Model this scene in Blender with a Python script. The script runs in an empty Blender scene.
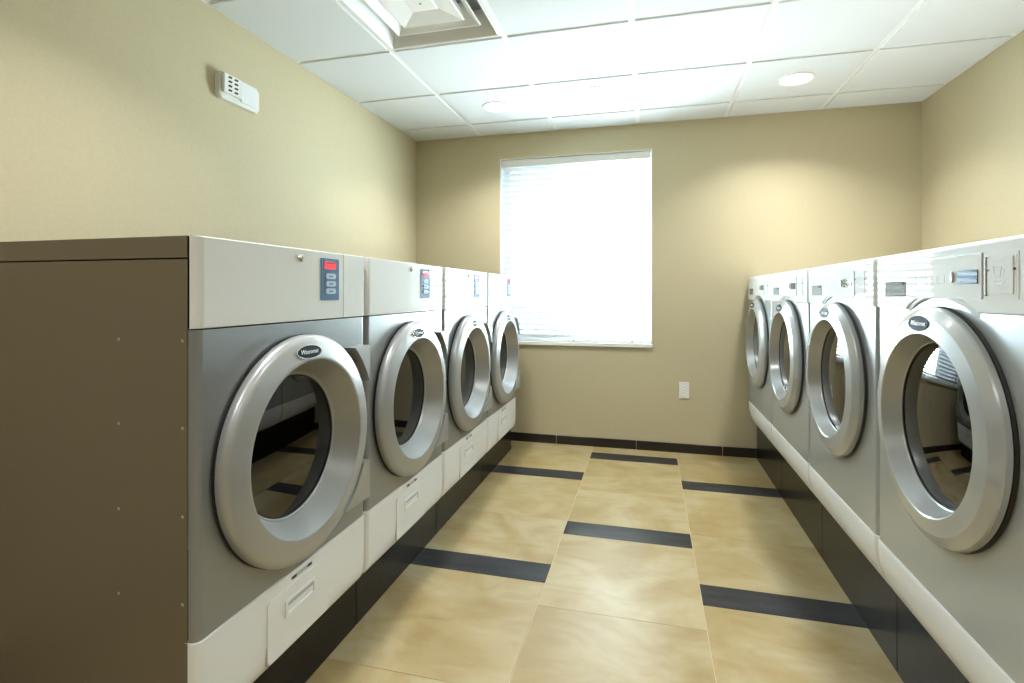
import bpy, bmesh, math
from mathutils import Vector, Matrix
PI = math.pi
R = math.radians
C = bpy.context.scene.collection
SC = bpy.context.scene

# ------------------------------------------------------------------ camera, sky, exposure
cam = bpy.data.objects.new('camera', bpy.data.cameras.new('camera'))
C.objects.link(cam)
cam.location = (0, 0, 1.158)
cam.rotation_euler = (R(90), 0, 0.2542)
cam.data.sensor_width = 36
cam.data.lens = 524.6355 / 1024 * 36
cam.data.shift_y = -(341.5 - 293.59) / 1024
cam.data.clip_start = 0.02
SC.camera = cam

SKY, GROUND = 64.0, 48.0
world = bpy.data.worlds.new('daylight'); SC.world = world; world.use_nodes = True
wn = world.node_tree.nodes; wn.clear()
wo = wn.new('ShaderNodeOutputWorld'); wb = wn.new('ShaderNodeBackground')
wb.inputs[1].default_value = 1.0
wt = wn.new('ShaderNodeTexCoord'); ws = wn.new('ShaderNodeSeparateXYZ'); wr = wn.new('ShaderNodeValToRGB')
wm = wn.new('ShaderNodeMapRange'); wm.inputs[1].default_value = -1; wm.inputs[2].default_value = 1
world.node_tree.links.new(wt.outputs['Generated'], ws.inputs[0]); world.node_tree.links.new(ws.outputs[2], wm.inputs[0])
world.node_tree.links.new(wm.outputs[0], wr.inputs[0])
wr.color_ramp.elements[0].position = 0.48; wr.color_ramp.elements[0].color = (0.82 * GROUND, 0.94 * GROUND, 1.0 * GROUND, 1)
wr.color_ramp.elements[1].position = 0.52; wr.color_ramp.elements[1].color = (0.78 * SKY, 0.93 * SKY, 1.0 * SKY, 1)
world.node_tree.links.new(wr.outputs[0], wb.inputs[0])
world.node_tree.links.new(wb.outputs[0], wo.inputs[0])

SC.view_settings.view_transform = 'Standard'
SC.view_settings.look = 'None'
SC.view_settings.gamma = 1
SC.view_settings.use_curve_mapping = False
SC.view_settings.exposure = 0.62
SC.cycles.max_bounces = 10
SC.cycles.diffuse_bounces = 6
SC.cycles.glossy_bounces = 5
SC.cycles.transparent_max_bounces = 16
SC.cycles.caustics_reflective = False
SC.cycles.caustics_refractive = False
SC.cycles.sample_clamp_indirect = 6
SC.cycles.use_denoising = True

# room measures (metres): camera stands at x=0, y=0
XL, XR, YB, YF, ZC = -1.861, 1.738, 4.010, -2.45, 2.4156
WX0, WX1, WZ0, WZ1 = -1.140, 0.026, 0.762, 2.225       # window opening
DOWNLIGHT_POWER = 9.0
DOWNLIGHTS = [(0.8375, 3.394), (-0.988, 3.394), (0.8375, 1.565), (-0.988, 1.20), (0.8375, -0.264), (-0.988, -0.264)]  # all but the back pair are unseen, added to brighten the room

portal = bpy.data.lights.new('window_portal', 'AREA')
portal.shape = 'RECTANGLE'; portal.size = WX1 - WX0; portal.size_y = WZ1 - WZ0
portal.cycles.is_portal = True
po = bpy.data.objects.new('window_portal', portal); C.objects.link(po)
po.location = ((WX0 + WX1) / 2, YB + 0.17, (WZ0 + WZ1) / 2); po.rotation_euler = (R(-90), 0, 0)

# ------------------------------------------------------------------ materials
def mat(name, col, rough=0.5, metal=0.0, coat=0.0, spec=0.5, emit=None, estr=0.0):
    m = bpy.data.materials.new(name); m.use_nodes = True
    b = m.node_tree.nodes['Principled BSDF']
    b.inputs['Base Color'].default_value = (*col, 1)
    b.inputs['Roughness'].default_value = rough
    b.inputs['Metallic'].default_value = metal
    b.inputs['Coat Weight'].default_value = coat
    b.inputs['Coat Roughness'].default_value = 0.04
    b.inputs['Specular IOR Level'].default_value = spec
    if emit:
        b.inputs['Emission Color'].default_value = (*emit, 1); b.inputs['Emission Strength'].default_value = estr
    return m
def node(m, t, **kw):
    n = m.node_tree.nodes.new(t)
    for k, v in kw.items(): setattr(n, k, v)
    return n
def link(m, a, b): m.node_tree.links.new(a, b)
def coords(m, scale=(1, 1, 1)):
    tc = node(m, 'ShaderNodeTexCoord'); mp = node(m, 'ShaderNodeMapping')
    mp.inputs['Scale'].default_value = scale
    link(m, tc.outputs['Object'], mp.inputs['Vector']); return mp.outputs['Vector']
def bump(m, scale, dist, strength=1.0, vec_scale=(1, 1, 1), detail=3, mix=None):
    b = m.node_tree.nodes['Principled BSDF']
    n = node(m, 'ShaderNodeTexNoise'); n.inputs['Scale'].default_value = scale; n.inputs['Detail'].default_value = detail
    link(m, coords(m, vec_scale), n.inputs['Vector'])
    bp = node(m, 'ShaderNodeBump'); bp.inputs['Strength'].default_value = strength; bp.inputs['Distance'].default_value = dist
    link(m, n.outputs['Fac'], bp.inputs['Height']); link(m, bp.outputs['Normal'], b.inputs['Normal'])
    return bp
def vary(m, c0, c1, scale, vec_scale=(1, 1, 1), detail=4, lo=0.35, hi=0.65, dist=0.0):
    b = m.node_tree.nodes['Principled BSDF']
    n = node(m, 'ShaderNodeTexNoise'); n.inputs['Scale'].default_value = scale; n.inputs['Detail'].default_value = detail
    n.inputs['Distortion'].default_value = dist
    link(m, coords(m, vec_scale), n.inputs['Vector'])
    r = node(m, 'ShaderNodeValToRGB')
    r.color_ramp.elements[0].position = lo; r.color_ramp.elements[0].color = (*c0, 1)
    r.color_ramp.elements[1].position = hi; r.color_ramp.elements[1].color = (*c1, 1)
    link(m, n.outputs['Fac'], r.inputs['Fac']); link(m, r.outputs['Color'], b.inputs['Base Color'])
    return r

M = {}
M['wall'] = mat('tan_wall_covering', (0.55, 0.46, 0.285), 0.62, spec=0.3)
vary(M['wall'], (0.525, 0.462, 0.305), (0.545, 0.482, 0.32), 90, (1, 1, 1), 2)
bump(M['wall'], 160, 0.0006, 0.25, (1, 1, 3))
M['ceiling'] = mat('ceiling_tile_white', (0.74, 0.775, 0.795), 0.9, spec=0.1)
bump(M['ceiling'], 260, 0.0008, 0.5)
M['grid'] = mat('ceiling_grid_white', (0.86, 0.87, 0.86), 0.45)
M['white_paint'] = mat('white_painted_metal', (0.85, 0.86, 0.85), 0.4)
M['jamb'] = mat('white_jamb_paint', (0.86, 0.87, 0.86), 0.5)
M['diffuser_dark'] = mat('duct_grey', (0.32, 0.34, 0.36), 0.7)

# floor tile: mottled travertine, a different cut on each tile
t = M['tile'] = mat('beige_travertine_tile', (0.6, 0.45, 0.22), 0.34, spec=0.45)
b = t.node_tree.nodes['Principled BSDF']
geo = node(t, 'ShaderNodeNewGeometry')
tc = node(t, 'ShaderNodeTexCoord')
off = node(t, 'ShaderNodeVectorMath', operation='MULTIPLY_ADD')
cmb = node(t, 'ShaderNodeCombineXYZ')
for i in range(3): link(t, geo.outputs['Random Per Island'], cmb.inputs[i])
off.inputs[1].default_value = (37, 53, 71)
link(t, cmb.outputs[0], off.inputs[0]); link(t, tc.outputs['Object'], off.inputs[2])
n1 = node(t, 'ShaderNodeTexNoise'); n1.inputs['Scale'].default_value = 2.6; n1.inputs['Detail'].default_value = 5; n1.inputs['Distortion'].default_value = 0.9
n2 = node(t, 'ShaderNodeTexNoise'); n2.inputs['Scale'].default_value = 5.0; n2.inputs['Detail'].default_value = 6; n2.inputs['Distortion'].default_value = 2.0
mp = node(t, 'ShaderNodeMapping'); mp.inputs['Scale'].default_value = (0.7, 1.6, 1)
link(t, off.outputs[0], n1.inputs['Vector']); link(t, off.outputs[0], mp.inputs['Vector']); link(t, mp.outputs[0], n2.inputs['Vector'])
r1 = node(t, 'ShaderNodeValToRGB'); e = r1.color_ramp.elements
e[0].position = 0.34; e[0].color = (0.50, 0.385, 0.19, 1)
e[1].position = 0.62; e[1].color = (0.68, 0.58, 0.37, 1)
x = r1.color_ramp.elements.new(0.48); x.color = (0.60, 0.485, 0.27, 1)
r2 = node(t, 'ShaderNodeValToRGB'); e = r2.color_ramp.elements
e[0].position = 0.36; e[0].color = (0.82, 0.76, 0.66, 1); e[1].position = 0.55; e[1].color = (1, 1, 1, 1)
mx = node(t, 'ShaderNodeMix', data_type='RGBA', blend_type='MULTIPLY'); mx.inputs[0].default_value = 0.5
link(t, n1.outputs['Fac'], r1.inputs['Fac']); link(t, n2.outputs['Fac'], r2.inputs['Fac'])
link(t, r1.outputs[0], mx.inputs[6]); link(t, r2.outputs[0], mx.inputs[7])
hv = node(t, 'ShaderNodeHueSaturation'); hv.inputs['Saturation'].default_value = 1.13
mr = node(t, 'ShaderNodeMapRange'); mr.inputs[3].default_value = 0.53; mr.inputs[4].default_value = 0.59
link(t, geo.outputs['Random Per Island'], mr.inputs[0]); link(t, mr.outputs[0], hv.inputs['Value'])
link(t, mx.outputs[2], hv.inputs['Color']); link(t, hv.outputs[0], b.inputs['Base Color'])
M['slate'] = mat('dark_slate_strip', (0.03, 0.032, 0.036), 0.36, spec=0.2)
vary(M['slate'], (0.015, 0.017, 0.020), (0.036, 0.037, 0.040), 9, (0.6, 2.5, 1), 5)
M['grout'] = mat('pale_grout', (0.55, 0.44, 0.27), 0.8)
M['base_tile'] = mat('black_base_tile', (0.016, 0.013, 0.011), 0.3)

M['taupe'] = mat('taupe_cabinet_enamel', (0.175, 0.150, 0.105), 0.38, 0.25, spec=0.5)
bump(M['taupe'], 3.0, 0.004, 0.25, (1, 1, 0.5), 1)
M['silver'] = mat('silver_grey_front_paint', (0.30, 0.32, 0.335), 0.32, 0.5, coat=0.1)
bump(M['silver'], 5.0, 0.002, 0.2, (1, 1, 1), 1)
M['silver_light'] = mat('light_silver_front_paint', (0.42, 0.45, 0.47), 0.27, 0.4, coat=0.15)
bump(M['silver_light'], 5.0, 0.003, 0.25, (1, 1, 1), 1)
M['ring'] = mat('silver_door_ring', (0.40, 0.415, 0.42), 0.34, 0.45, coat=0.08)
M['ring_light'] = mat('pale_silver_door_ring', (0.47, 0.49, 0.50), 0.24, 0.35, coat=0.25)
M['white'] = mat('gloss_white_enamel', (0.76, 0.78, 0.785), 0.5, coat=0.15, spec=0.06)
_bp = bump(M['white'], 9.0, 0.002, 0.22, (0.5, 1, 1.6), 1)
link(M['white'], _bp.outputs['Normal'], M['white'].node_tree.nodes['Principled BSDF'].inputs['Coat Normal'])
M['white'].node_tree.nodes['Principled BSDF'].inputs['Coat Roughness'].default_value = 0.02
M['black_base'] = mat('satin_black_base', (0.014, 0.012, 0.009), 0.22, spec=0.14)
M['rubber'] = mat('black_rubber', (0.012, 0.012, 0.012), 0.5)
M['dark_gap'] = mat('dark_recess', (0.02, 0.02, 0.02), 0.6)
M['drum'] = mat('drum_steel', (0.22, 0.21, 0.19), 0.35, 0.9)
M['chrome'] = mat('chrome', (0.7, 0.7, 0.7), 0.15, 1.0)
M['keypad'] = mat('blue_keypad', (0.045, 0.13, 0.27), 0.5, spec=0.12)
M['keypad_button'] = mat('pale_blue_button', (0.42, 0.55, 0.70), 0.5, spec=0.15)
M['led'] = mat('red_led_display', (0.30, 0.01, 0.015), 0.5, spec=0.1, emit=(1.0, 0.015, 0.03), estr=0.7)
M['led_dim'] = mat('dim_led_window', (0.12, 0.01, 0.015), 0.2)
M['navy'] = mat('navy_badge', (0.008, 0.018, 0.036), 0.5, spec=0.04)
M['letter'] = mat('white_lettering', (0.72, 0.75, 0.78), 0.4)
M['lcd'] = mat('dark_display_glass', (0.02, 0.05, 0.10), 0.06, coat=1.0)
M['grey_cup'] = mat('grey_coin_cup', (0.26, 0.27, 0.27), 0.6, 0.0, spec=0.12)
M['grey_plastic'] = mat('warm_grey_plastic', (0.34, 0.34, 0.31), 0.4)
M['card'] = mat('white_card', (0.78, 0.80, 0.82), 0.6, spec=0.1)
M['card_ink'] = mat('pale_blue_print', (0.36, 0.50, 0.62), 0.4)
M['print'] = mat('grey_print', (0.42, 0.46, 0.50), 0.4)
M['plate'] = mat('white_plastic', (0.80, 0.80, 0.76), 0.35)
M['slat'] = mat('white_blind_slat', (0.86, 0.87, 0.87), 0.45)
M['lens'] = mat('lamp_lens', (0.9, 0.9, 0.88), 0.4, emit=(1.0, 0.95, 0.86), estr=7.0)

def glass_mat(name, tint, f0=0.04):
    m = bpy.data.materials.new(name); m.use_nodes = True
    nt = m.node_tree; nt.nodes.clear()
    o = nt.nodes.new('ShaderNodeOutputMaterial'); mixn = nt.nodes.new('ShaderNodeMixShader')
    tr = nt.nodes.new('ShaderNodeBsdfTransparent'); gl = nt.nodes.new('ShaderNodeBsdfGlossy')
    tr.inputs[0].default_value = (*tint, 1); gl.inputs['Roughness'].default_value = 0.01
    gl.inputs[0].default_value = (1, 1, 1, 1)
    # Schlick reflectance, the same from both sides of the pane
    g = nt.nodes.new('ShaderNodeNewGeometry'); d = nt.nodes.new('ShaderNodeVectorMath'); d.operation = 'DOT_PRODUCT'
    nt.links.new(g.outputs['Incoming'], d.inputs[0]); nt.links.new(g.outputs['Normal'], d.inputs[1])
    def mth(op, x, y=None):
        n = nt.nodes.new('ShaderNodeMath'); n.operation = op
        for i, v in enumerate((x, y)):
            if v is None: continue
            if isinstance(v, (int, float)): n.inputs[i].default_value = v
            else: nt.links.new(v, n.inputs[i])
        return n.outputs[0]
    c = mth('ABSOLUTE', d.outputs['Value'])
    f = mth('ADD', mth('MULTIPLY', mth('POWER', mth('SUBTRACT', 1.0, c), 5.0), 1 - f0), f0)
    nt.links.new(f, mixn.inputs[0]); nt.links.new(tr.outputs[0], mixn.inputs[1]); nt.links.new(gl.outputs[0], mixn.inputs[2])
    nt.links.new(mixn.outputs[0], o.inputs[0]); return m
M['door_glass'] = glass_mat('smoked_door_glass', (0.06, 0.055, 0.05), 0.10)
M['pane'] = glass_mat('clear_window_glass', (0.96, 0.98, 0.97), 0.03)
# insect screen: fine mesh that lets through a share of the light
ms = bpy.data.materials.new('insect_screen'); ms.use_nodes = True
nt = ms.node_tree; nt.nodes.clear()
o_ = nt.nodes.new('ShaderNodeOutputMaterial'); tr_ = nt.nodes.new('ShaderNodeBsdfTransparent'); tr_.inputs[0].default_value = (0.20, 0.21, 0.22, 1)
nt.links.new(tr_.outputs[0], o_.inputs[0]); M['screen'] = ms

# ------------------------------------------------------------------ helpers
def obj(name, bm, m, parent=None, smooth=True, angle=35, recalc=True):
    if recalc: bmesh.ops.recalc_face_normals(bm, faces=bm.faces)
    me = bpy.data.meshes.new(name); bm.to_mesh(me); bm.free()
    for mm in (m if isinstance(m, (list, tuple)) else [m]): me.materials.append(mm)
    if smooth:
        for p in me.polygons: p.use_smooth = True
        me.set_sharp_from_angle(angle=R(angle))
    o = bpy.data.objects.new(name, me); C.objects.link(o)
    if smooth: w = o.modifiers.new('weighted', 'WEIGHTED_NORMAL'); w.mode = 'FACE_AREA'; w.keep_sharp = True; w.weight = 80
    if parent: o.parent = parent
    return o
def thing(name, label, cat, loc=(0, 0, 0), rz=0.0, group=None):
    o = bpy.data.objects.new(name, None); C.objects.link(o)
    o.empty_display_size = 0.1
    o.location = loc; o.rotation_euler = (0, 0, rz); o['label'] = label; o['category'] = cat
    if group: o['group'] = group
    return o
def struct(o): o['kind'] = 'structure'; return o
def box(bm, x0, x1, y0, y1, z0, z1, bev=0.0, seg=2, mi=0):
    vs = [bm.verts.new((x, y, z)) for z in (z0, z1) for y in (y0, y1) for x in (x0, x1)]
    fs = [(0, 2, 3, 1), (4, 5, 7, 6), (0, 1, 5, 4), (2, 6, 7, 3), (0, 4, 6, 2), (1, 3, 7, 5)]
    F = [bm.faces.new([vs[i] for i in f]) for f in fs]
    for f in F: f.material_index = mi
    if bev:
        ed = list({e for f in F for e in f.edges})
        bmesh.ops.bevel(bm, geom=ed, offset=bev, segments=seg, affect='EDGES', profile=0.5)
    return F
def lathe(bm, prof, cx=0, cz=0, n=96, closed=False, mi=0):
    """prof = [(r, p)] around the axis that points out of the machine front (local -y)."""
    rows = []
    for r, p in prof:
        if r <= 1e-6: rows.append([bm.verts.new((cx, -p, cz))])
        else: rows.append([bm.verts.new((cx + r * math.cos(2 * PI * i / n), -p, cz + r * math.sin(2 * PI * i / n))) for i in range(n)])
    pairs = list(zip(rows, rows[1:])) + ([(rows[-1], rows[0])] if closed else [])
    for a, b_ in pairs:
        for i in range(n):
            j = (i + 1) % n
            if len(a) == 1: f = bm.faces.new((a[0], b_[i], b_[j]))
            elif len(b_) == 1: f = bm.faces.new((a[i], b_[0], a[j]))
            else: f = bm.faces.new((a[i], b_[i], b_[j], a[j]))
            f.material_index = mi
def prism(bm, pts, d0, d1, axis='y', mi=0):
    """closed outline pts (a, b) extruded along axis from d0 to d1."""
    def P(a, b_, d): return {'y': (a, d, b_), 'x': (d, a, b_), 'z': (a, b_, d)}[axis]
    A = [bm.verts.new(P(a, b_, d0)) for a, b_ in pts]; B = [bm.verts.new(P(a, b_, d1)) for a, b_ in pts]
    fs = [bm.faces.new(A), bm.faces.new(list(reversed(B)))]
    for i in range(len(pts)):
        j = (i + 1) % len(pts); fs.append(bm.faces.new((A[i], A[j], B[j], B[i])))
    for f in fs: f.material_index = mi
    return fs
def rrect(x0, x1, z0, z1, r, n=6):
    pts = []
    for cx, cz, a0 in ((x1 - r, z1 - r, 0), (x0 + r, z1 - r, 90), (x0 + r, z0 + r, 180), (x1 - r, z0 + r, 270)):
        for i in range(n + 1):
            a = R(a0 + 90 * i / n); pts.append((cx + r * math.cos(a), cz + r * math.sin(a)))
    return pts
def oval(cx, cz, a, b_, n=40):
    return [(cx + a * math.cos(2 * PI * i / n), cz + b_ * math.sin(2 * PI * i / n)) for i in range(n)]
def section(x0, x1, rl, rr, n=6, back=0.0):
    """front outline seen from above, rounded vertical corners."""
    pts = []
    if rl:
        if back: pts.append((x0, rl + back))
        pts += [(x0 + rl - rl * math.cos(R(90 * i / n)), rl - rl * math.sin(R(90 * i / n))) for i in range(n + 1)]
    else: pts += [(x0, back or 0.02), (x0, 0.0)]
    if rr:
        pts += [(x1 - rr + rr * math.sin(R(90 * i / n)), rr - rr * math.cos(R(90 * i / n))) for i in range(n + 1)]
        if back: pts.append((x1, rr + back))
    else: pts += [(x1, 0.0), (x1, back or 0.02)]
    return pts
def sheet(bm, sec, zprof, mi=0):
    """sweep the outline sec up the profile zprof = [(z, push)] ; push None = flange going back."""
    rows = []
    for z, p in zprof:
        rows.append([bm.verts.new((x, (max(y, 0.03) if p is None else y - p), z)) for x, y in sec])
    for a, b_ in zip(rows, rows[1:]):
        for i in range(len(sec) - 1):
            try: bm.faces.new((a[i], a[i + 1], b_[i + 1], b_[i])).material_index = mi
            except ValueError: pass
def plate_hole(bm, x0, x1, z0, z1, cx, cz, r, y=0.0, n=96, deep=0.0):
    ang = sorted([2 * PI * i / n for i in range(n)] + [math.atan2(z - cz, x - cx) % (2 * PI) for x in (x0, x1) for z in (z0, z1)])
    inn, out, dee = [], [], []
    for a in ang:
        c, s = math.cos(a), math.sin(a)
        tx = ((x1 if c > 0 else x0) - cx) / c if abs(c) > 1e-9 else 1e9
        tz = ((z1 if s > 0 else z0) - cz) / s if abs(s) > 1e-9 else 1e9
        k = min(tx, tz)
        inn.append(bm.verts.new((cx + r * c, y, cz + r * s))); out.append(bm.verts.new((cx + k * c, y, cz + k * s)))
        if deep: dee.append(bm.verts.new((cx + r * c, y + deep, cz + r * s)))
    for i in range(len(ang)):
        j = (i + 1) % len(ang)
        bm.faces.new((inn[i], out[i], out[j], inn[j]))
        if deep: bm.faces.new((inn[i], inn[j], dee[j], dee[i]))
def text_mesh(name, body, size, m, parent, mtx, shear=0.0, extrude=0.0006, bold=0.0):
    cu = bpy.data.curves.new(name, 'FONT'); cu.body = body; cu.size = size; cu.align_x = 'CENTER'; cu.align_y = 'CENTER'
    cu.shear = shear; cu.extrude = extrude; cu.offset = bold; cu.resolution_u = 3
    tmp = bpy.data.objects.new(name + '_tmp', cu); C.objects.link(tmp)
    dg = bpy.context.evaluated_depsgraph_get(); dg.update()
    me = bpy.data.meshes.new_from_object(tmp.evaluated_get(dg)); me.name = name
    bpy.data.objects.remove(tmp); bpy.data.curves.remove(cu)
    me.transform(mtx); me.materials.clear(); me.materials.append(m)
    o = bpy.data.objects.new(name, me); C.objects.link(o); o.parent = parent
    return o
def dup(root, loc, rz, label, group=None):
    r = root.copy(); C.objects.link(r); r.location = loc; r.rotation_euler = (0, 0, rz); r['label'] = label
    if group: r['group'] = group
    for ch in list(root.children):
        c = ch.copy(); C.objects.link(c); c.parent = r
        for g in list(ch.children):
            d = g.copy(); C.objects.link(d); d.parent = c
    return r

# ------------------------------------------------------------------ room shell
bm = bmesh.new()
box(bm, XL - 0.1, XR + 0.1, YF - 0.1, YB + 0.2, -0.12, -0.0025, mi=2)
GAP = 0.0015
def tile_quad(x0, x1, y0, y1, mi):
    y0, y1 = max(y0, YF), min(y1, YB)
    if y1 - y0 < 0.01: return
    x0, x1 = max(x0, XL), min(x1, XR)
    if x1 - x0 < 0.01: return
    F = box(bm, x0 + GAP, x1 - GAP, y0 + 0.0007, y1 - 0.0007, -0.012, 0.0, mi=mi)
PERIOD, STRIP = 1.195, 0.147
for k in range(-4, 4):
    x0 = 0.196 + 0.5958 * k; x1 = x0 + 0.5958
    top = (3.854 if k % 2 else 3.408) + PERIOD
    for i in range(7):
        y = top - i * PERIOD
        tile_quad(x0, x1, y - STRIP, y, 1)
        tile_quad(x0, x1, y - STRIP - 0.60, y - STRIP, 0)
        tile_quad(x0, x1, y - PERIOD, y - STRIP - 0.60, 0)
struct(obj('floor', bm, [M['tile'], M['slate'], M['grout']], smooth=False))

def wall(name, x0, x1, y0, y1, z0=0.0, z1=ZC + 0.25):
    bm = bmesh.new(); box(bm, x0, x1, y0, y1, z0, z1); return struct(obj(name, bm, M['wall'], smooth=False))
wall('wall_left', XL - 0.1, XL, YF - 0.1, YB + 0.2)
wall('wall_right', XR, XR + 0.1, YF - 0.1, YB + 0.2)
wall('wall_front', XL, XR, YF - 0.1, YF)
bm = bmesh.new()                                            # back wall with the window opening
box(bm, XL, WX0, YB, YB + 0.2, 0, ZC + 0.25); box(bm, WX1, XR, YB, YB + 0.2, 0, ZC + 0.25)
box(bm, WX0, WX1, YB, YB + 0.2, 0, WZ0); box(bm, WX0, WX1, YB, YB + 0.2, WZ1, ZC + 0.25)
bmesh.ops.remove_doubles(bm, verts=bm.verts, dist=1e-5)
struct(obj('wall_back', bm, M['wall'], smooth=False))

BH = 0.067                                                   # black tile baseboards with pale joints
bm = bmesh.new()
def base_run(bm, a0, a1, first, mk):
    box(bm, *mk(a0, a1, 0.005), 0.0, BH - 0.001, mi=1)
    e = first
    while e > a0: e -= 0.6
    while e < a1:
        s0, s1 = max(a0, e + 0.002), min(a1, e + 0.598)
        if s1 - s0 > 0.01: box(bm, *mk(s0, s1, 0.010), 0.0, BH, 0.0015, 1, mi=0)
        e += 0.6
base_run(bm, XL + 0.011, XR - 0.011, -0.687, lambda a, b_, d: (a, b_, YB - d, YB))
struct(obj('baseboard_back', bm, [M['base_tile'], M['grout']], smooth=False))
for nm, mk in (('baseboard_left', lambda a, b_, d: (XL, XL + d, a, b_)), ('baseboard_right', lambda a, b_, d: (XR - d, XR, a, b_))):
    bm = bmesh.new(); base_run(bm, YF, YB, 0.3, mk); struct(obj(nm, bm, [M['base_tile'], M['grout']], smooth=False))

# ceiling: lay-in tiles with a stepped edge, and the white grid
XA, DC = -1.2923, 0.6085
ROWS = [YB, 3.699, 3.088, 2.476, 1.865]
while ROWS[-1] > YF: ROWS.append(ROWS[-1] - 0.6115)
ROWS[-1] = YF
COLS = [XL] + [XA + DC * i for i in range(5)] + [XR]
DX0, DX1, DY0, DY1 = COLS[1], COLS[2], ROWS[4], ROWS[3]      # bay with the air diffuser
HB = 0.0145
bm = bmesh.new()
lights_in = []
for i in range(len(COLS) - 1):
    for j in range(len(ROWS) - 1):
        x0, x1, y1, y0 = COLS[i], COLS[i + 1], ROWS[j], ROWS[j + 1]
        if abs(x0 - DX0) < 1e-6 and abs(y0 - DY0) < 1e-6: continue
        a0 = x0 + (HB if i else 0.012); a1 = x1 - (HB if i < len(COLS) - 2 else 0.012)
        b0 = y0 + (HB if j < len(ROWS) - 2 else 0.012); b1 = y1 - (HB if j else 0.012)
        hole = [(lx, ly) for lx, ly in DOWNLIGHTS if a0 < lx < a1 and b0 < ly < b1]
        if hole:
            lx, ly = hole[0]; t2 = bmesh.new()
            plate_hole(t2, a0, a1, b0, b1, lx, ly, 0.085, 0.0, 48, 0.02)
            for v in t2.verts: v.co = (v.co.x, v.co.z, ZC + v.co.y)
            me = bpy.data.meshes.new('t'); t2.to_mesh(me); t2.free(); bm.from_mesh(me); bpy.data.meshes.remove(me)
            for q in ((a0, a0 + .001, b0, b1), (a1 - .001, a1, b0, b1), (a0, a1, b0, b0 + .001), (a0, a1, b1 - .001, b1)):
                box(bm, *q, ZC, ZC + 0.02)
        else:
            box(bm, a0, a1, b0, b1, ZC, ZC + 0.02)
struct(obj('ceiling', bm, M['ceiling'], smooth=False))
bm = bmesh.new()
box(bm, XL, XR, YF, YB, ZC + 0.13, ZC + 0.16)
struct(obj('ceiling_deck', bm, M['ceiling'], smooth=False))['kind'] = 'structure'
bm = bmesh.new()
ZG = ZC + 0.0075
for c in COLS[1:-1]: box(bm, c - 0.0155, c + 0.0155, YF, YB, ZG, ZG + 0.03)
for i in range(len(COLS) - 1):
    a0 = COLS[i] + (0.0155 if i else 0); a1 = COLS[i + 1] - (0.0155 if i < len(COLS) - 2 else 0)
    for r_ in ROWS[1:-1]: box(bm, a0, a1, r_ - 0.0155, r_ + 0.0155, ZG, ZG + 0.03)
box(bm, XL, XL + 0.02, YF, YB, ZG - 0.003, ZG); box(bm, XR - 0.02, XR, YF, YB, ZG - 0.003, ZG)
box(bm, XL + 0.02, XR - 0.02, YB - 0.02, YB, ZG - 0.003, ZG); box(bm, XL + 0.02, XR - 0.02, YF, YF + 0.02, ZG - 0.003, ZG)
struct(obj('trim_1', bm, M['grid'], smooth=False))

# window: jambs, sill, frame with a slider mullion, panes
bm = bmesh.new()
FY0, FY1 = YB + 0.115, YB + 0.165
jw = 0.006
for q in ((WX0, WX0 + jw, YB - 0.001, FY1), (WX1 - jw, WX1, YB - 0.001, FY1)): box(bm, *q, WZ0, WZ1)
box(bm, WX0 + jw, WX1 - jw, YB + 0.001, FY1, WZ1 - jw, WZ1)
fw = 0.045
box(bm, WX0 + jw, WX0 + jw + fw, FY0, FY1, WZ0 + 0.02, WZ1 - jw, 0.003); box(bm, WX1 - jw - fw, WX1 - jw, FY0, FY1, WZ0 + 0.02, WZ1 - jw, 0.003)
box(bm, WX0 + jw + fw, WX1 - jw - fw, FY0, FY1, WZ0 + 0.02, WZ0 + 0.075, 0.003); box(bm, WX0 + jw + fw, WX1 - jw - fw, FY0, FY1, WZ1 - jw - fw, WZ1 - jw, 0.003)
mid = -0.535
box(bm, mid - 0.022, mid + 0.022, FY0, FY1, WZ0 + 0.075, WZ1 - jw - fw, 0.003)
struct(obj('window_1', bm, M['jamb'], angle=30))
bm = bmesh.new()
box(bm, WX0 + jw + fw, mid - 0.022, FY0 + 0.018, FY0 + 0.022, WZ0 + 0.075, WZ1 - jw - fw)
box(bm, mid + 0.022, WX1 - jw - fw, FY0 + 0.030, FY0 + 0.034, WZ0 + 0.075, WZ1 - jw - fw)
struct(obj('window_pane', bm, M['pane'], bpy.data.objects['window_1'], smooth=False))
bm = bmesh.new()
box(bm, WX0 + jw + fw, mid - 0.022, FY1 - 0.006, FY1 - 0.005, WZ0 + 0.075, WZ1 - jw - fw)
struct(obj('window_screen', bm, M['screen'], bpy.data.objects['window_1'], smooth=False))
bm = bmesh.new()
box(bm, WX0 - 0.002, WX1 + 0.004, YB - 0.014, FY0, WZ0 - 0.004, WZ0 + 0.022, 0.003)
struct(obj('window_sill', bm, M['jamb'], bpy.data.objects['window_1'], angle=30))

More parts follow.
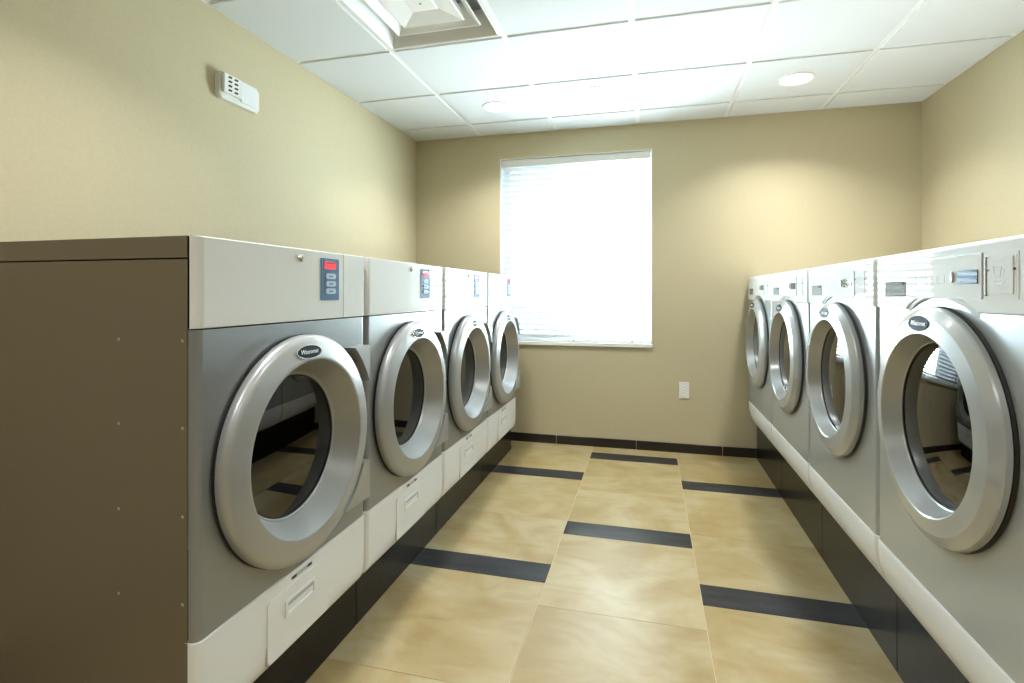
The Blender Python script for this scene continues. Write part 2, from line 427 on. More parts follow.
# the blind
bl = thing('window_blind', 'white horizontal slat blind lowered over the bright window', 'blind', ((WX0 + WX1) / 2, YB + 0.045, WZ0 + 0.022))
HWB = (WX1 - WX0) / 2 - jw - 0.004
TOPZ = WZ1 - jw - (WZ0 + 0.022)
bm = bmesh.new(); box(bm, -HWB, HWB, -0.034, 0.034, TOPZ - 0.058, TOPZ - 0.004, 0.003)
obj('headrail', bm, M['plate'], bl, angle=30)
bm = bmesh.new()
nsl = 31; zlo, zhi = 0.045, TOPZ - 0.075
TILT = R(24)
for i in range(nsl):
    z = zlo + (zhi - zlo) * i / (nsl - 1)
    prev = None
    arc = []
    for k in range(6):
        u = -0.025 + 0.05 * k / 5; cr = 0.0022 * (1 - (u / 0.025) ** 2)
        # inner edge (towards the room, -y) higher
        y = u * math.cos(TILT) + cr * math.sin(TILT); zz = z - u * math.sin(TILT) + cr * math.cos(TILT)
        arc.append((y, zz))
    nrm = (math.sin(TILT) * 0.0022, math.cos(TILT) * 0.0022)
    pts = arc + [(y - nrm[0], zz - nrm[1]) for y, zz in reversed(arc)]
    prism(bm, pts, -HWB + 0.003, HWB - 0.003, 'x')
obj('slats', bm, M['slat'], bl, angle=40)
bm = bmesh.new(); box(bm, -HWB + 0.002, HWB - 0.002, -0.026, 0.026, 0.004, 0.022, 0.003)
br = obj('bottom_rail', bm, M['slat'], bl, angle=30)
bm = bmesh.new()
for x_ in (-0.44, 0.0, 0.44):
    for y_ in (-0.027, 0.027): box(bm, x_ - 0.0012, x_ + 0.0012, y_ - 0.0008, y_ + 0.0008, 0.02, TOPZ - 0.05)
obj('ladder_cord', bm, M['slat'], bl, smooth=False)
for x_ in (-0.44, 0.0, 0.44):
    bm = bmesh.new(); lathe(bm, [(0, 0.0285), (0.006, 0.0285), (0.007, 0.026), (0.007, 0.0255)], x_, 0.0135, 16); obj('rail_button', bm, M['grey_plastic'], br)
bm = bmesh.new(); box(bm, HWB - 0.085, HWB - 0.079, -0.043, -0.037, TOPZ - 0.72, TOPZ - 0.05, 0.001, 1); box(bm, HWB - 0.087, HWB - 0.077, -0.045, -0.035, TOPZ - 0.75, TOPZ - 0.72, 0.002, 1)
obj('tilt_wand', bm, M['slat'], bl)

# ------------------------------------------------------------------ ceiling fittings
def downlight(x, y, label):
    t = thing('recessed_downlight', label, 'ceiling light', (x, y, ZC), 0, 'recessed downlights in the ceiling')
    bm = bmesh.new(); n = 48
    prof = [(0.083, 0.018), (0.083, 0.002), (0.086, -0.004), (0.096, -0.005), (0.099, -0.001), (0.099, 0.0)]
    rows = [[bm.verts.new((r * math.cos(2 * PI * i / n), r * math.sin(2 * PI * i / n), z)) for i in range(n)] for r, z in prof]
    for a, b_ in zip(rows, rows[1:]):
        for i in range(n): bm.faces.new((a[i], a[(i + 1) % n], b_[(i + 1) % n], b_[i]))
    obj('trim_ring', bm, M['white_paint'], t)
    bm = bmesh.new()
    prof = [(0.083, 0.004), (0.06, 0.0015), (0.03, 0.0005)]
    rows = [[bm.verts.new((r * math.cos(2 * PI * i / n), r * math.sin(2 * PI * i / n), z)) for i in range(n)] for r, z in prof]
    for a, b_ in zip(rows, rows[1:]):
        for i in range(n): bm.faces.new((a[i], a[(i + 1) % n], b_[(i + 1) % n], b_[i]))
    c = bm.verts.new((0, 0, 0))
    for i in range(n): bm.faces.new((rows[-1][i], rows[-1][(i + 1) % n], c))
    obj('lens', bm, M['lens'], t)
    L = bpy.data.lights.new('downlight_lamp', 'AREA'); L.shape = 'DISK'; L.size = 0.15; L.energy = DOWNLIGHT_POWER
    L.color = (1.0, 0.98, 0.95); L.spread = R(128)
    lo = bpy.data.objects.new('downlight_lamp', L); C.objects.link(lo); lo.parent = t; lo.location = (0, 0, -0.0065)
dl_labels = ['lit round white recessed downlight in the ceiling near the right corner',
             'round white recessed downlight in the ceiling left of the window',
             'added unseen downlight in the ceiling above the nearest dryer', 'added unseen downlight in the ceiling above the nearest washer',
             'added unseen downlight behind the camera on the dryer side', 'added unseen downlight behind the camera on the washer side']
for (x_, y_), lb in zip(DOWNLIGHTS, dl_labels): downlight(x_, y_, lb)

sp = thing('sprinkler_cover', 'small round white sprinkler cover on the ceiling above the window', 'sprinkler', (-0.31, 3.245, ZC))
bm = bmesh.new(); lathe(bm, [(0, 0.006), (0.036, 0.006), (0.040, 0.004), (0.040, 0.0)], 0, 0, 32)
for v in bm.verts: v.co = (v.co.x, v.co.z, v.co.y)
obj('cover_plate', bm, M['white_paint'], sp)
bm = bmesh.new(); lathe(bm, [(0.0, 0.001), (0.030, 0.001), (0.030, -0.012), (0, -0.012)], 0, 0, 24)
for v in bm.verts: v.co = (v.co.x, v.co.z, v.co.y)
obj('escutcheon', bm, M['white_paint'], sp)

# square cone air diffuser in its ceiling bay
df = thing('air_diffuser', 'white square stepped-cone air diffuser set in the ceiling', 'air vent', ((DX0 + DX1) / 2, (DY0 + DY1) / 2, ZC))
def sq_frustum(bm, prof):
    rows = [[bm.verts.new((sx * h, sy * h, z)) for sx, sy in ((-1, -1), (1, -1), (1, 1), (-1, 1))] for h, z in prof]
    for a, b_ in zip(rows, rows[1:]):
        for i in range(4): bm.faces.new((a[i], a[(i + 1) % 4], b_[(i + 1) % 4], b_[i]))
    return rows
HD = 0.2885
bm = bmesh.new(); sq_frustum(bm, [(HD, 0.006), (HD, -0.002), (0.281, -0.003), (0.277, 0.0), (0.238, 0.075), (0.230, 0.106)]); obj('outer_frame', bm, M['white_paint'], df, angle=15)
bm = bmesh.new(); sq_frustum(bm, [(0.150, 0.105), (0.166, 0.070), (0.204, 0.027), (0.209, 0.022), (0.214, 0.022), (0.216, 0.026), (0.211, 0.032), (0.174, 0.078), (0.158, 0.105)]); obj('middle_cone', bm, M['white_paint'], df, angle=15)
bm = bmesh.new(); rw = sq_frustum(bm, [(0.140, 0.075), (0.154, 0.029), (0.154, 0.025), (0.151, 0.023), (0.147, 0.024), (0.060, 0.044), (0.057, 0.041), (0.052, 0.040)]); bm.faces.new(rw[-1])
obj('inner_cone', bm, M['white_paint'], df, angle=10)
bm = bmesh.new(); lathe(bm, [(0, 0.003), (0.005, 0.003), (0.006, 0)], 0, 0, 12)
for v in bm.verts: v.co = (v.co.x, v.co.z, 0.040 + v.co.y)
obj('screw', bm, M['grey_plastic'], df)
bm = bmesh.new(); box(bm, -0.225, 0.225, -0.225, 0.225, 0.106, 0.112); obj('duct_plate', bm, M['diffuser_dark'], df, smooth=False)

# wall horn / strobe unit on the left wall: local x runs along +y of the room, front is local -y
al = thing('wall_alarm', 'white wall alarm unit with a louvred square sounder high on the left wall', 'alarm', (XL, 2.042, 2.03), R(90))
bm = bmesh.new(); prism(bm, rrect(-0.122, 0.122, 0.0, 0.118, 0.016), 0.0, -0.026); bmesh.ops.bevel(bm, geom=[e for e in bm.edges if all(abs(v.co.y + 0.026) < 1e-5 for v in e.verts)], offset=0.006, segments=3, affect='EDGES')
obj('housing', bm, M['plate'], al)
bm = bmesh.new(); box(bm, -0.112, -0.010, -0.043, -0.028, 0.026, 0.112, 0.003)
sn = obj('sounder', bm, M['plate'], al)
for i in range(2):
    for j in range(4):
        bm = bmesh.new(); cx_, cz_ = -0.080 + 0.036 * i, 0.040 + 0.0195 * j
        prism(bm, [(cx_ - 0.013, cz_ - 0.004), (cx_ + 0.010, cz_ - 0.004), (cx_ + 0.014, cz_ + 0.005), (cx_ - 0.004, cz_ + 0.006)], -0.0425, -0.0436)
        obj('sound_slot', bm, M['dark_gap'], sn, smooth=False)
bm = bmesh.new(); box(bm, 0.000, 0.095, -0.033, -0.025, 0.018, 0.110, 0.004, 3); obj('strobe_lens', bm, M['card'], al)

# wall outlet
ou = thing('wall_outlet', 'white duplex wall outlet on the back wall right of the window', 'outlet', (0.2515, YB, 0.455))
bm = bmesh.new(); box(bm, -0.036, 0.036, -0.006, 0.0, -0.060, 0.060, 0.003); obj('cover_plate', bm, M['plate'], ou)
for s in (-1, 1):
    bm = bmesh.new(); prism(bm, rrect(-0.017, 0.017, s * 0.021 - 0.014, s * 0.021 + 0.014, 0.008), -0.0055, -0.0075)
    rc = obj('receptacle', bm, M['white_paint'], ou)
    bm = bmesh.new()
    for dx in (-0.007, 0.007): box(bm, dx - 0.0012, dx + 0.0012, -0.0078, -0.0072, s * 0.021 - 0.003, s * 0.021 + 0.006)
    obj('slot', bm, M['dark_gap'], rc, smooth=False)
bm = bmesh.new(); lathe(bm, [(0, 0.0075), (0.003, 0.007), (0.0035, 0.006)], 0, 0, 12); obj('screw', bm, M['chrome'], ou)

# ------------------------------------------------------------------ badge shared by both machine kinds
def badge(parent, p, z, tilt, a, b_, dx=0.0):
    """oval badge at height z on the ring face, pushed out p, leaning back by tilt."""
    mt = Matrix.Translation((dx, -p, z)) @ Matrix.Rotation(tilt, 4, 'X')
    bm = bmesh.new(); prism(bm, oval(0, 0, a, b_), 0.002, -0.0015)
    bm.transform(mt); bo = obj('badge', bm, M['navy'], parent)
    bm = bmesh.new(); n = 40
    o1 = oval(0, 0, a + 0.0015, b_ + 0.0015, n); o2 = oval(0, 0, a - 0.001, b_ - 0.001, n)
    v1 = [bm.verts.new((q[0], -0.002, q[1])) for q in o1]; v2 = [bm.verts.new((q[0], -0.002, q[1])) for q in o2]; v3 = [bm.verts.new((q[0], 0.002, q[1])) for q in o1]
    for i in range(n):
        j = (i + 1) % n; bm.faces.new((v1[i], v1[j], v2[j], v2[i])); bm.faces.new((v3[i], v3[j], v1[j], v1[i]))
    bm.transform(mt)
    return bo, bm, mt

# ------------------------------------------------------------------ front-loading washer (left row)
PITCH_L = 0.712
def make_washer(label):
    t = thing('washing_machine', label, 'washing machine', group='washers along the left wall')
    W = 0.351; D = 0.85; rc_ = 0.020; DZ = 0.732
    bm = bmesh.new(); box(bm, -W, W, 0.022, D, 0.17, 1.2335)
    bmesh.ops.delete(bm, geom=[f for f in bm.faces if all(abs(v.co.y - 0.022) < 1e-5 for v in f.verts)], context='FACES')
    cab = obj('cabinet', bm, M['taupe'], t, smooth=False)
    for x_ in (-W,):
        for y_ in (0.030, 0.215):
            for z_ in (0.477, 0.669, 0.863, 1.054):
                bm = bmesh.new(); lathe(bm, [(0, 0.0015), (0.0025, 0.0012), (0.004, 0.0)], 0, 0, 10)
                s = 1 if x_ > 0 else -1
                for v in bm.verts: v.co = (x_ - s * v.co.y, y_ + v.co.x + (0 if y_ > .1 else .006), z_ + v.co.z)
                obj('rivet', bm, M['grey_plastic'], cab)
    bm = bmesh.new(); box(bm, -W - 0.0015, W + 0.0015, 0.022, D, 1.2365, 1.285, 0.002); obj('top_lid', bm, M['taupe'], t, angle=30)
    # base plinth
    bm = bmesh.new(); box(bm, -PITCH_L / 2 + 0.0022, PITCH_L / 2 - 0.0022, 0.037, D - 0.03, 0.0, 0.178, 0.001, 1); obj('base', bm, M['black_base'], t, smooth=False)
    # grey front with the round door opening
    bm = bmesh.new(); z0, z1 = 0.397, 1.078
    sec = section(-W, W, rc_, rc_)
    half = len(sec) // 2
    sheet(bm, sec[:half], [(z0, 0), (z1, 0)]); sheet(bm, sec[half:], [(z0, 0), (z1, 0)])
    plate_hole(bm, -W + rc_, W - rc_, z0, z1, 0, DZ, 0.262, 0.0, 96, 0.05)
    bmesh.ops.remove_doubles(bm, verts=bm.verts, dist=1e-5)
    obj('front_panel', bm, M['silver'], t, angle=40)
    # white control panel in two leaves
    zp = [(1.081, None), (1.081, 0.001), (1.083, 0.003), (1.281, 0.003), (1.285, 0.000), (1.2855, None)]
    bm = bmesh.new(); sheet(bm, section(-W, 0.2125, rc_, 0), zp); cp = obj('control_panel', bm, M['white'], t, angle=50)
    bm = bmesh.new(); sheet(bm, section(0.2155, W, 0, rc_), zp); obj('side_trim', bm, M['white'], t, angle=50)
    # blue keypad with red display and three buttons
    bm = bmesh.new(); prism(bm, rrect(0.0925, 0.185, 1.138, 1.265, 0.004), -0.003, -0.0055); kp = obj('keypad', bm, M['keypad'], t)
    kp['label'] = 'blue keypad'
    bm = bmesh.new(); prism(bm, rrect(0.108, 0.167, 1.2325, 1.2555, 0.005), -0.005, -0.0065)
    dp = obj('display', bm, M['led'], kp)
    bm = bmesh.new(); prism(bm, rrect(0.112, 0.162, 1.2485, 1.2535, 0.002), -0.006, -0.0068); obj('display_window', bm, M['led_dim'], kp)
    for zc_ in (1.211, 1.188, 1.1655):
        bm = bmesh.new(); prism(bm, rrect(0.114, 0.165, zc_ - 0.0085, zc_ + 0.0085, 0.008), -0.005, -0.0075); obj('button', bm, M['keypad_button'], kp)
        bm = bmesh.new(); box(bm, 0.130, 0.150, -0.0077, -0.0073, zc_ - 0.0022, zc_ + 0.0016); obj('button_mark', bm, M['keypad'], kp, smooth=False)
    bm = bmesh.new(); lathe(bm, [(0, 0.010), (0.006, 0.010), (0.008, 0.008), (0.0105, 0.007), (0.0115, 0.004)], -0.001, 1.258, 24); lk = obj('lock', bm, M['chrome'], t)
    bm = bmesh.new(); box(bm, -0.0022, 0.0002, -0.0106, -0.0098, 1.2535, 1.2625); obj('keyhole', bm, M['dark_gap'], lk, smooth=False)
    # white lower panel curving under at the bottom
    bm = bmesh.new()
    zp = [(0.395, None), (0.395, 0.000), (0.393, 0.003), (0.30, 0.003), (0.235, 0.002), (0.205, -0.001), (0.188, -0.006), (0.178, -0.014), (0.176, None)]
    sheet(bm, section(-W - 0.001, W + 0.001, rc_, rc_, back=0.004), zp); kk = obj('lower_panel', bm, M['white'], t, angle=50)
    kk['label'] = 'white lower panel'
    # detergent hatch: raised leaf with a dark joint, a recessed pull and a small grille above it
    bm = bmesh.new(); prism(bm, rrect(-0.138, 0.130, 0.196, 0.364, 0.010), -0.0005, -0.0022); obj('hatch_joint', bm, M['grey_plastic'], kk)
    bm = bmesh.new(); prism(bm, rrect(-0.1355, 0.1275, 0.1985, 0.3615, 0.009), -0.002, -0.006); bmesh.ops.bevel(bm, geom=[e for e in bm.edges if all(abs(v.co.y + 0.006) < 1e-5 for v in e.verts)], offset=0.002, segments=2, affect='EDGES')
    h = obj('detergent_hatch', bm, M['white'], t)
    bm = bmesh.new()
    fr0 = rrect(-0.070, 0.060, 0.287, 0.331, 0.004); fr1 = rrect(-0.062, 0.052, 0.295, 0.324, 0.003)
    A = [bm.verts.new((x_, -0.0055, z_)) for x_, z_ in fr0]; A2 = [bm.verts.new((x_, -0.010, z_)) for x_, z_ in fr0]; B = [bm.verts.new((x_, -0.010, z_)) for x_, z_ in fr1]
    B2 = [bm.verts.new((x_, -0.0062 if z_ < 0.31 else -0.0058, z_)) for x_, z_ in fr1]
    for i in range(len(fr0)):
        j = (i + 1) % len(fr0)
        bm.faces.new((A[i], A[j], A2[j], A2[i])); bm.faces.new((A2[i], A2[j], B[j], B[i])); bm.faces.new((B[i], B[j], B2[j], B2[i]))
    bm.faces.new(B2)
    obj('pull', bm, M['card'], h, angle=30)
    bm = bmesh.new(); box(bm, -0.059, 0.049, -0.0078, -0.0064, 0.314, 0.3225); obj('pull_shadow_strip', bm, M['print'], h, smooth=False)  # grey strip painted in as shade under the pull's top edge
    bm = bmesh.new()
    prism(bm, rrect(-0.040, 0.050, 0.3715, 0.3815, 0.003), -0.002, -0.0040)
    vg = obj('vent_grille', bm, M['print'], t)
    for c0, c1 in ((-0.038, -0.020), (0.030, 0.048)):
        bm = bmesh.new(); box(bm, c0, c1, -0.0048, -0.0038, 0.373, 0.380); obj('vent_slot', bm, M['dark_gap'], vg, smooth=False)
    # the door
    bm = bmesh.new()
    lathe(bm, [(0.296, 0.006), (0.309, 0.008), (0.3105, 0.011), (0.3105, 0.022), (0.309, 0.028), (0.305, 0.0335), (0.299, 0.0375), (0.291, 0.040), (0.270, 0.0437), (0.250, 0.0470), (0.2445, 0.0475), (0.2415, 0.0465), (0.2395, 0.0435), (0.2375, 0.038), (0.206, -0.018), (0.2035, -0.0215), (0.1990, -0.0225), (0.1955, -0.027), (0.1955, -0.05), (0.255, -0.05)], 0, DZ, 128)
    dr = obj('door', bm, M['ring'], t, angle=28); dr['label'] = 'round silver door'
    bm = bmesh.new(); lathe(bm, [(0.262, 0.0), (0.306, 0.0005), (0.312, 0.003), (0.312, 0.007), (0.304, 0.0085), (0.285, 0.0085)], 0, DZ, 128); obj('door_gasket', bm, M['rubber'], dr)
    bm = bmesh.new(); lathe(bm, [(0.1955, -0.026), (0.192, -0.026), (0.191, -0.034), (0.1955, -0.034)], 0, DZ, 96); obj('glass_seal', bm, M['rubber'], dr)
    bm = bmesh.new(); lathe(bm, [(r_ / 16 * 0.1925, -0.0285 + 0.003 * (1 - (r_ / 16) ** 2)) for r_ in range(17)], 0, DZ, 96); obj('door_glass', bm, M['door_glass'], dr)
    bo, rim, mt = badge(dr, 0.0448, DZ + 0.2655, R(-9), 0.053, 0.0185, -0.020)
    obj('badge_rim', rim, M['chrome'], dr)
    text_mesh('badge_lettering', 'Wascomat', 0.0175, M['letter'], dr, mt @ Matrix.Translation((0, -0.0018, 0)) @ Matrix.Rotation(R(90), 4, 'X'), 0.25, 0.0004, 0.0)
    # hinges: plates that follow the door rim
    for s, nm in ((1, 'hinge'), (-1, 'hinge')):
        bm = bmesh.new(); rr_ = 0.332 if s > 0 else 0.300
        a0 = math.acos(0.302 / rr_) if s > 0 else R(26); a1 = math.asin(0.252 / rr_)
        curve = [(rr_ * math.cos(a0 + (a1 - a0) * i / 10), rr_ * math.sin(a0 + (a1 - a0) * i / 10)) for i in range(11)]
        pts = [(0.306, curve[0][1] - (0.004 if s > 0 else 0.0)), (0.306, 0.254)] + list(reversed(curve))
        pts = [(x_, DZ + s * z_) for x_, z_ in pts]
        if s < 0: pts = list(reversed(pts))
        prism(bm, pts, 0.0, -0.045)
        # arm under the rim
        box(bm, 0.205, 0.300, -0.020, -0.006, DZ + s * 0.165 - 0.03, DZ + s * 0.165 + 0.03, 0.003)
        hg = obj('hinge', bm, M['ring'], t, angle=30)
        bm = bmesh.new()
        n = 14; zc_ = DZ + s * 0.20
        for z_a, z_b, r_ in ((zc_ - 0.045, zc_ + 0.045, 0.007),):
            A = [bm.verts.new((0.309 + r_ * math.cos(2 * PI * i / n), -0.036 + r_ * math.sin(2 * PI * i / n), z_a)) for i in range(n)]
            B = [bm.verts.new((0.309 + r_ * math.cos(2 * PI * i / n), -0.036 + r_ * math.sin(2 * PI * i / n), z_b)) for i in range(n)]
            bm.faces.new(A); bm.faces.new(B)
            for i in range(n): bm.faces.new((A[i], A[(i + 1) % n], B[(i + 1) % n], B[i]))
        obj('hinge_pin', bm, M['ring_light'], hg)
    # drum behind the glass
    bm = bmesh.new(); lathe(bm, [(0.235, -0.07), (0.25, -0.09), (0.255, -0.50), (0.0, -0.52)], 0, DZ, 64); obj('drum', bm, M['drum'], t)
    return t

wl = ['nearest silver washer with a lit red display on its blue keypad and taupe side panel',
      'second silver washer from the front in the left row',
      'third silver washer from the front in the left row, next to the last',
      'farthest silver washer in the left row, beside the back wall and window']
w0 = make_washer(wl[0])
YL0 = 0.924 + PITCH_L / 2
for i in range(4):
    loc = (-0.950, YL0 + PITCH_L * i, 0)
    if i == 0: w0.location = loc; w0.rotation_euler = (0, 0, R(90))
    else: dup(w0, loc, R(90), wl[i])

# ------------------------------------------------------------------ dryer (right row)
PITCH_R = 0.712
def make_dryer(label):
    t = thing('tumble_dryer', label, 'dryer', group='dryers along the right wall')
    W = 0.352; D = 0.95; rc_ = 0.016; DZ = 0.8425
    bm = bmesh.new(); box(bm, -W, W, 0.018, D, 0.31, 1.262)
    bmesh.ops.delete(bm, geom=[f for f in bm.faces if all(abs(v.co.y - 0.018) < 1e-5 for v in f.verts)], context='FACES')
    obj('cabinet', bm, M['silver_light'], t, smooth=False)
    bm = bmesh.new(); box(bm, -PITCH_R / 2 + 0.002, PITCH_R / 2 - 0.002, 0.052, D - 0.03, 0.0, 0.262, 0.001, 1); obj('base', bm, M['black_base'], t, smooth=False)
    bm = bmesh.new(); z0, z1 = 0.41, 1.175
    sec = section(-W, W, rc_, rc_); half = len(sec) // 2
    sheet(bm, sec[:half], [(z0, 0), (z1, 0)]); sheet(bm, sec[half:], [(z0, 0), (z1, 0)])
    plate_hole(bm, -W + rc_, W - rc_, z0, z1, 0, DZ, 0.235, 0.0, 96, 0.05)
    bmesh.ops.remove_doubles(bm, verts=bm.verts, dist=1e-5)
    obj('front_panel', bm, M['silver_light'], t, angle=40)
    # white control panel whose lower edge arches over the door
    bm = bmesh.new(); RA = 0.318; zb, zt = 1.1165, 1.266
    sec = section(-W - 0.001, W + 0.001, rc_, rc_, back=0.012)
    xa = math.sqrt(RA ** 2 - (zb - DZ) ** 2)
    sec2 = []
    for i, (x_, y_) in enumerate(sec):
        sec2.append((x_, y_))
        if i == len(sec) // 2 - 1:
            xs = sorted([-xa - 0.0005, -xa] + [xa * (k / 16) for k in range(-15, 16)] + [xa, xa + 0.0005])
            sec2 += [(x2, 0.0) for x2 in xs]
    def zlow(x_): return DZ + math.sqrt(max(0, RA ** 2 - x_ * x_)) if abs(x_) < xa else zb
    rows = []
    for kind, push in (('lo', None), ('lo', 0.003), ('lo2', 0.006), ('hi', 0.006), ('hi2', 0.003), ('hi3', -0.004), ('hi3', None)):
        row = []
        for x_, y_ in sec2:
            z = {'lo': zlow(x_), 'lo2': zlow(x_) + 0.003, 'hi': zt - 0.008, 'hi2': zt + 0.001, 'hi3': zt + 0.004}[kind]
            row.append(bm.verts.new((x_, max(y_, 0.03) if push is None else y_ - push, z)))
        rows.append(row)
    for a, b_ in zip(rows, rows[1:]):
        for i in range(len(sec2) - 1): bm.faces.new((a[i], a[i + 1], b_[i + 1], b_[i]))
    cp = obj('control_panel', bm, M['white'], t, angle=50); cp['label'] = 'gloss white control panel'
    bm = bmesh.new(); box(bm, -W - 0.001, W + 0.001, 0.03, D, 1.262, 1.270, 0.001, 1); obj('top_lid', bm, M['white'], t, smooth=False)
    F = -0.006                                             # face of the control panel
    # arched lip over the door
    bm = bmesh.new(); a_ = R(31)
    n = 40; rows = []
    for r_, p_ in ((0.305, -0.001), (0.305, 0.004), (0.308, 0.007), (0.315, 0.007), (0.318, 0.004)):
        rows.append([bm.verts.new((r_ * math.sin(-a_ + 2 * a_ * i / n), -p_ * (1 - abs(2 * i / n - 1) ** 3), DZ + r_ * math.cos(-a_ + 2 * a_ * i / n))) for i in range(n + 1)])
    for a, b_ in zip(rows, rows[1:]):
        for i in range(n): bm.faces.new((a[i], a[i + 1], b_[i + 1], b_[i]))
    obj('arched_lip', bm, M['white'], t, angle=60)
    # fascia leaf with fine joints
    bm = bmesh.new(); prism(bm, rrect(-0.283, 0.182, 1.1455, 1.2445, 0.003), F + 0.001, F - 0.0006)
    obj('fascia_joint', bm, M['print'], cp)
    bm = bmesh.new(); prism(bm, rrect(-0.2815, 0.1795, 1.147, 1.243, 0.003), F, F - 0.002)
    fa = obj('fascia', bm, M['white'], t)
    G = F - 0.002
    # coin return cup
    bm = bmesh.new(); x0, x1, za, zb2 = -0.276, -0.155, 1.153, 1.190
    A = [bm.verts.new((x_, G - 0.0015, z_)) for x_, z_ in ((x0, za), (x1, za), (x1, zb2), (x0, zb2))]
    O = [bm.verts.new((x_, G + 0.001, z_)) for x_, z_ in ((x0 - .003, za - .003), (x1 + .003, za - .003), (x1 + .003, zb2 + .003), (x0 - .003, zb2 + .003))]
    B = [bm.verts.new((x_, G - 0.0005, z_)) for x_, z_ in ((x0 + .01, za + .006), (x1 - .01, za + .006), (x1 - .01, zb2 - .004), (x0 + .01, zb2 - .004))]
    for i in range(4):
        j = (i + 1) % 4; bm.faces.new((O[i], O[j], A[j], A[i])); bm.faces.new((A[i], A[j], B[j], B[i]))
    bm.faces.new(B)
    cc = obj('coin_cup', bm, M['grey_cup'], t, smooth=False)
    bm = bmesh.new(); box(bm, -0.190, -0.163, G - 0.003, G - 0.001, 1.182, 1.188); obj('coin_cup_slot', bm, M['dark_gap'], cc, smooth=False)
    # display window and button
    bm = bmesh.new(); prism(bm, rrect(0.092, 0.168, 1.179, 1.209, 0.002), G, G - 0.002); obj('display', bm, M['lcd'], t)
    bm = bmesh.new(); prism(bm, oval(0.072, 1.195, 0.0062, 0.0125), G, G - 0.004); obj('start_button', bm, M['grey_plastic'], t)
    # printed cycle guide: fine outlines
    bm = bmesh.new()
    for x0, x1, z0_, z1_ in ((-0.10, -0.098, 1.178, 1.206), (-0.10, -0.045, 1.178, 1.1795), (-0.045, -0.043, 1.178, 1.204), (-0.022, -0.0205, 1.182, 1.200), (0.005, 0.0065, 1.182, 1.200), (-0.022, 0.03, 1.181, 1.182), (0.036, 0.0375, 1.182, 1.202)):
        box(bm, x0, x1, G - 0.0004, G + 0.0002, z0_, z1_)
    obj('printed_guide', bm, M['print'], fa, smooth=False)
    # coin box with a printed card
    bm = bmesh.new(); prism(bm, rrect(0.187, 0.292, 1.147, 1.2395, 0.002), F + 0.001, F - 0.001); cb = obj('card_frame', bm, M['white'], t)
    bm = bmesh.new(); prism(bm, rrect(0.192, 0.287, 1.152, 1.234, 0.001), F - 0.0005, F - 0.0014); obj('card_holder', bm, M['white'], cb)
    bm = bmesh.new(); box(bm, 0.192, 0.1985, F - 0.0045, F - 0.001, 1.153, 1.233, 0.001, 1); obj('card_clip', bm, M['grey_plastic'], cb)
    bm = bmesh.new(); box(bm, 0.200, 0.279, F - 0.003, F - 0.001, 1.157, 1.230); cd = obj('instruction_card', bm, M['card'], cb)
    bm = bmesh.new()
    def bar(x0, z0_, x1, z1_, w=0.0011):
        dx, dz = x1 - x0, z1_ - z0_; l = math.hypot(dx, dz); nx, nz = -dz / l * w / 2, dx / l * w / 2
        prism(bm, [(x0 + nx, z0_ + nz), (x1 + nx, z1_ + nz), (x1 - nx, z1_ - nz), (x0 - nx, z0_ - nz)], F - 0.0028, F - 0.0034)
    for q in ((0.220, 1.212, 0.246, 1.212), (0.221, 1.212, 0.224, 1.190), (0.246, 1.212, 0.242, 1.190), (0.246, 1.211, 0.254, 1.205), (0.254, 1.205, 0.251, 1.194), (0.223, 1.190, 0.243, 1.190), (0.222, 1.182, 0.244, 1.182), (0.225, 1.174, 0.243, 1.174), (0.247, 1.176, 0.258, 1.184), (0.258, 1.184, 0.268, 1.178), (0.220, 1.222, 0.250, 1.222)): bar(*q)
    obj('card_print', bm, M['card_ink'], cb, smooth=False)
    for x_ in (0.2035, 0.283):
        bm = bmesh.new(); lathe(bm, [(0, 0.0105), (0.0018, 0.0105), (0.0025, 0.009), (0.0025, 0.006)], x_, 1.2055, 12); obj('screw', bm, M['dark_gap'], cb)
    # white kick rail that rounds under
    bm = bmesh.new()
    zp = [(0.409, None), (0.409, 0.0), (0.4065, 0.0035), (0.395, 0.004)]
    for i in range(1, 9):
        a = R(60) * i / 8.0; zp.append((0.395 - 0.173 * math.sin(a), 0.004 - 0.104 * (1 - math.cos(a))))
    zp.append((0.238, None))
    rows = []
    sec = section(-W - 0.001, W + 0.001, rc_, rc_, back=0.004)
    for z, p_ in zp: rows.append([bm.verts.new((x_, (0.06 if p_ is None else y_ - p_), z)) for x_, y_ in sec])
    for a, b_ in zip(rows, rows[1:]):
        for i in range(len(sec) - 1): bm.faces.new((a[i], a[i + 1], b_[i + 1], b_[i]))
    kr = obj('kick_rail', bm, M['white'], t, angle=60); kr['label'] = 'white rounded kick rail'
    # the door
    bm = bmesh.new()
    lathe(bm, [(0.262, 0.006), (0.279, 0.007), (0.2825, 0.010), (0.2825, 0.0205), (0.280, 0.0245), (0.2605, 0.0355), (0.256, 0.0375), (0.222, 0.0430), (0.2185, 0.0430), (0.2160, 0.0415), (0.2140, 0.037), (0.2005, 0.004), (0.1985, 0.001), (0.196, -0.001), (0.196, -0.03), (0.23, -0.03)], 0, DZ, 128)
    dr = obj('door', bm, M['ring_light'], t, angle=14); dr['label'] = 'round pale silver door'
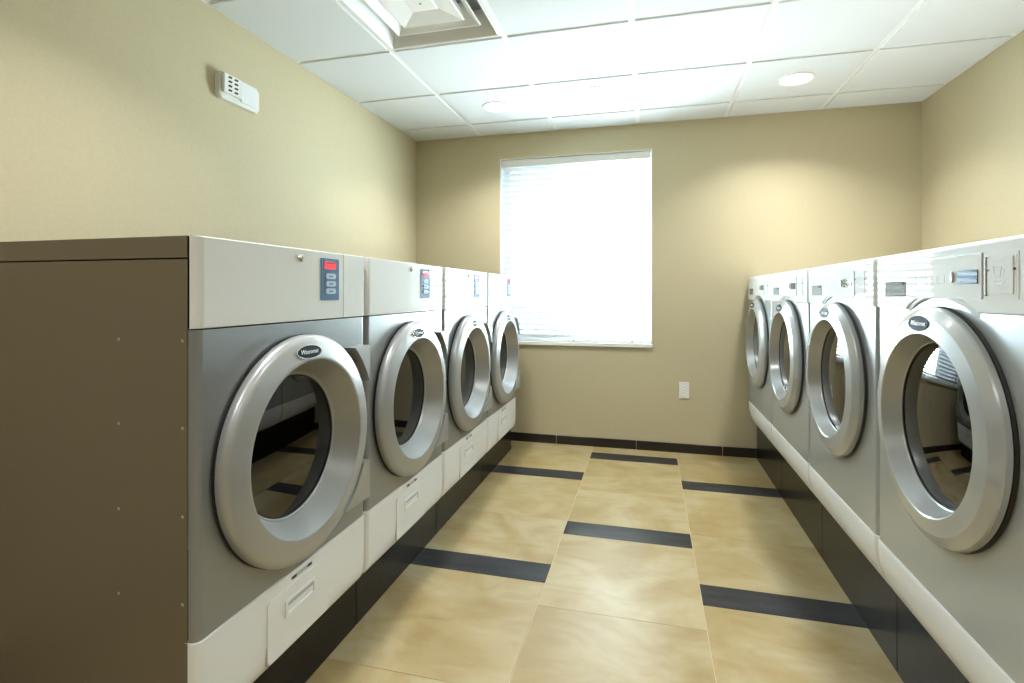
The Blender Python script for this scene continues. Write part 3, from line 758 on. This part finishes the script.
    bm = bmesh.new(); lathe(bm, [(0.235, 0.0), (0.284, 0.0005), (0.285, 0.002), (0.282, 0.007), (0.258, 0.008)], 0, DZ, 128); obj('door_gasket', bm, M['rubber'], dr)
    bm = bmesh.new(); lathe(bm, [(0.196, -0.0005), (0.193, -0.0005), (0.192, -0.008), (0.196, -0.008)], 0, DZ, 96); obj('glass_seal', bm, M['rubber'], dr)
    bm = bmesh.new(); lathe(bm, [(r_ / 16 * 0.1935, -0.003 + 0.015 * (1 - (r_ / 16) ** 2)) for r_ in range(17)], 0, DZ, 96); obj('door_glass', bm, M['door_glass'], dr)
    bo, rim, mt = badge(dr, 0.0395, DZ + 0.2420, R(-9), 0.048, 0.0175, -0.012)
    obj('badge_rim', rim, M['navy'], dr)
    text_mesh('badge_lettering', 'Wascomat', 0.0165, M['letter'], dr, mt @ Matrix.Translation((0, -0.0018, 0)) @ Matrix.Rotation(R(90), 4, 'X'), 0.25, 0.0004, 0.0)
    # finger pull at the lower far side of the ring
    bm = bmesh.new(); n = 8; rows = []
    for r_, p_ in ((0.272, 0.010), (0.288, 0.011), (0.290, 0.016), (0.282, 0.020)):
        rows.append([bm.verts.new((r_ * math.cos(R(238 + 14 * i / n)), -p_, DZ + r_ * math.sin(R(238 + 14 * i / n)))) for i in range(n + 1)])
    for a, b_ in zip(rows, rows[1:]):
        for i in range(n): bm.faces.new((a[i], a[i + 1], b_[i + 1], b_[i]))
    obj('finger_pull', bm, M['chrome'], dr)
    bm = bmesh.new(); lathe(bm, [(0.21, -0.06), (0.23, -0.08), (0.30, -0.085), (0.30, -0.55), (0.0, -0.57)], 0, DZ, 64); obj('drum', bm, M['drum'], t)
    return t
dlb = ['nearest white and silver dryer, cut by the right edge of the photo',
       'second white and silver dryer from the front in the right row',
       'third white and silver dryer from the front in the right row',
       'farthest white and silver dryer in the right row, against the back wall']
d0 = make_dryer(dlb[0])
YR0 = 1.134 + PITCH_R / 2
for i in range(4):
    loc = (0.683, YR0 + PITCH_R * i, 0)
    if i == 0: d0.location = loc; d0.rotation_euler = (0, 0, R(-90))
    else: dup(d0, loc, R(-90), dlb[i])
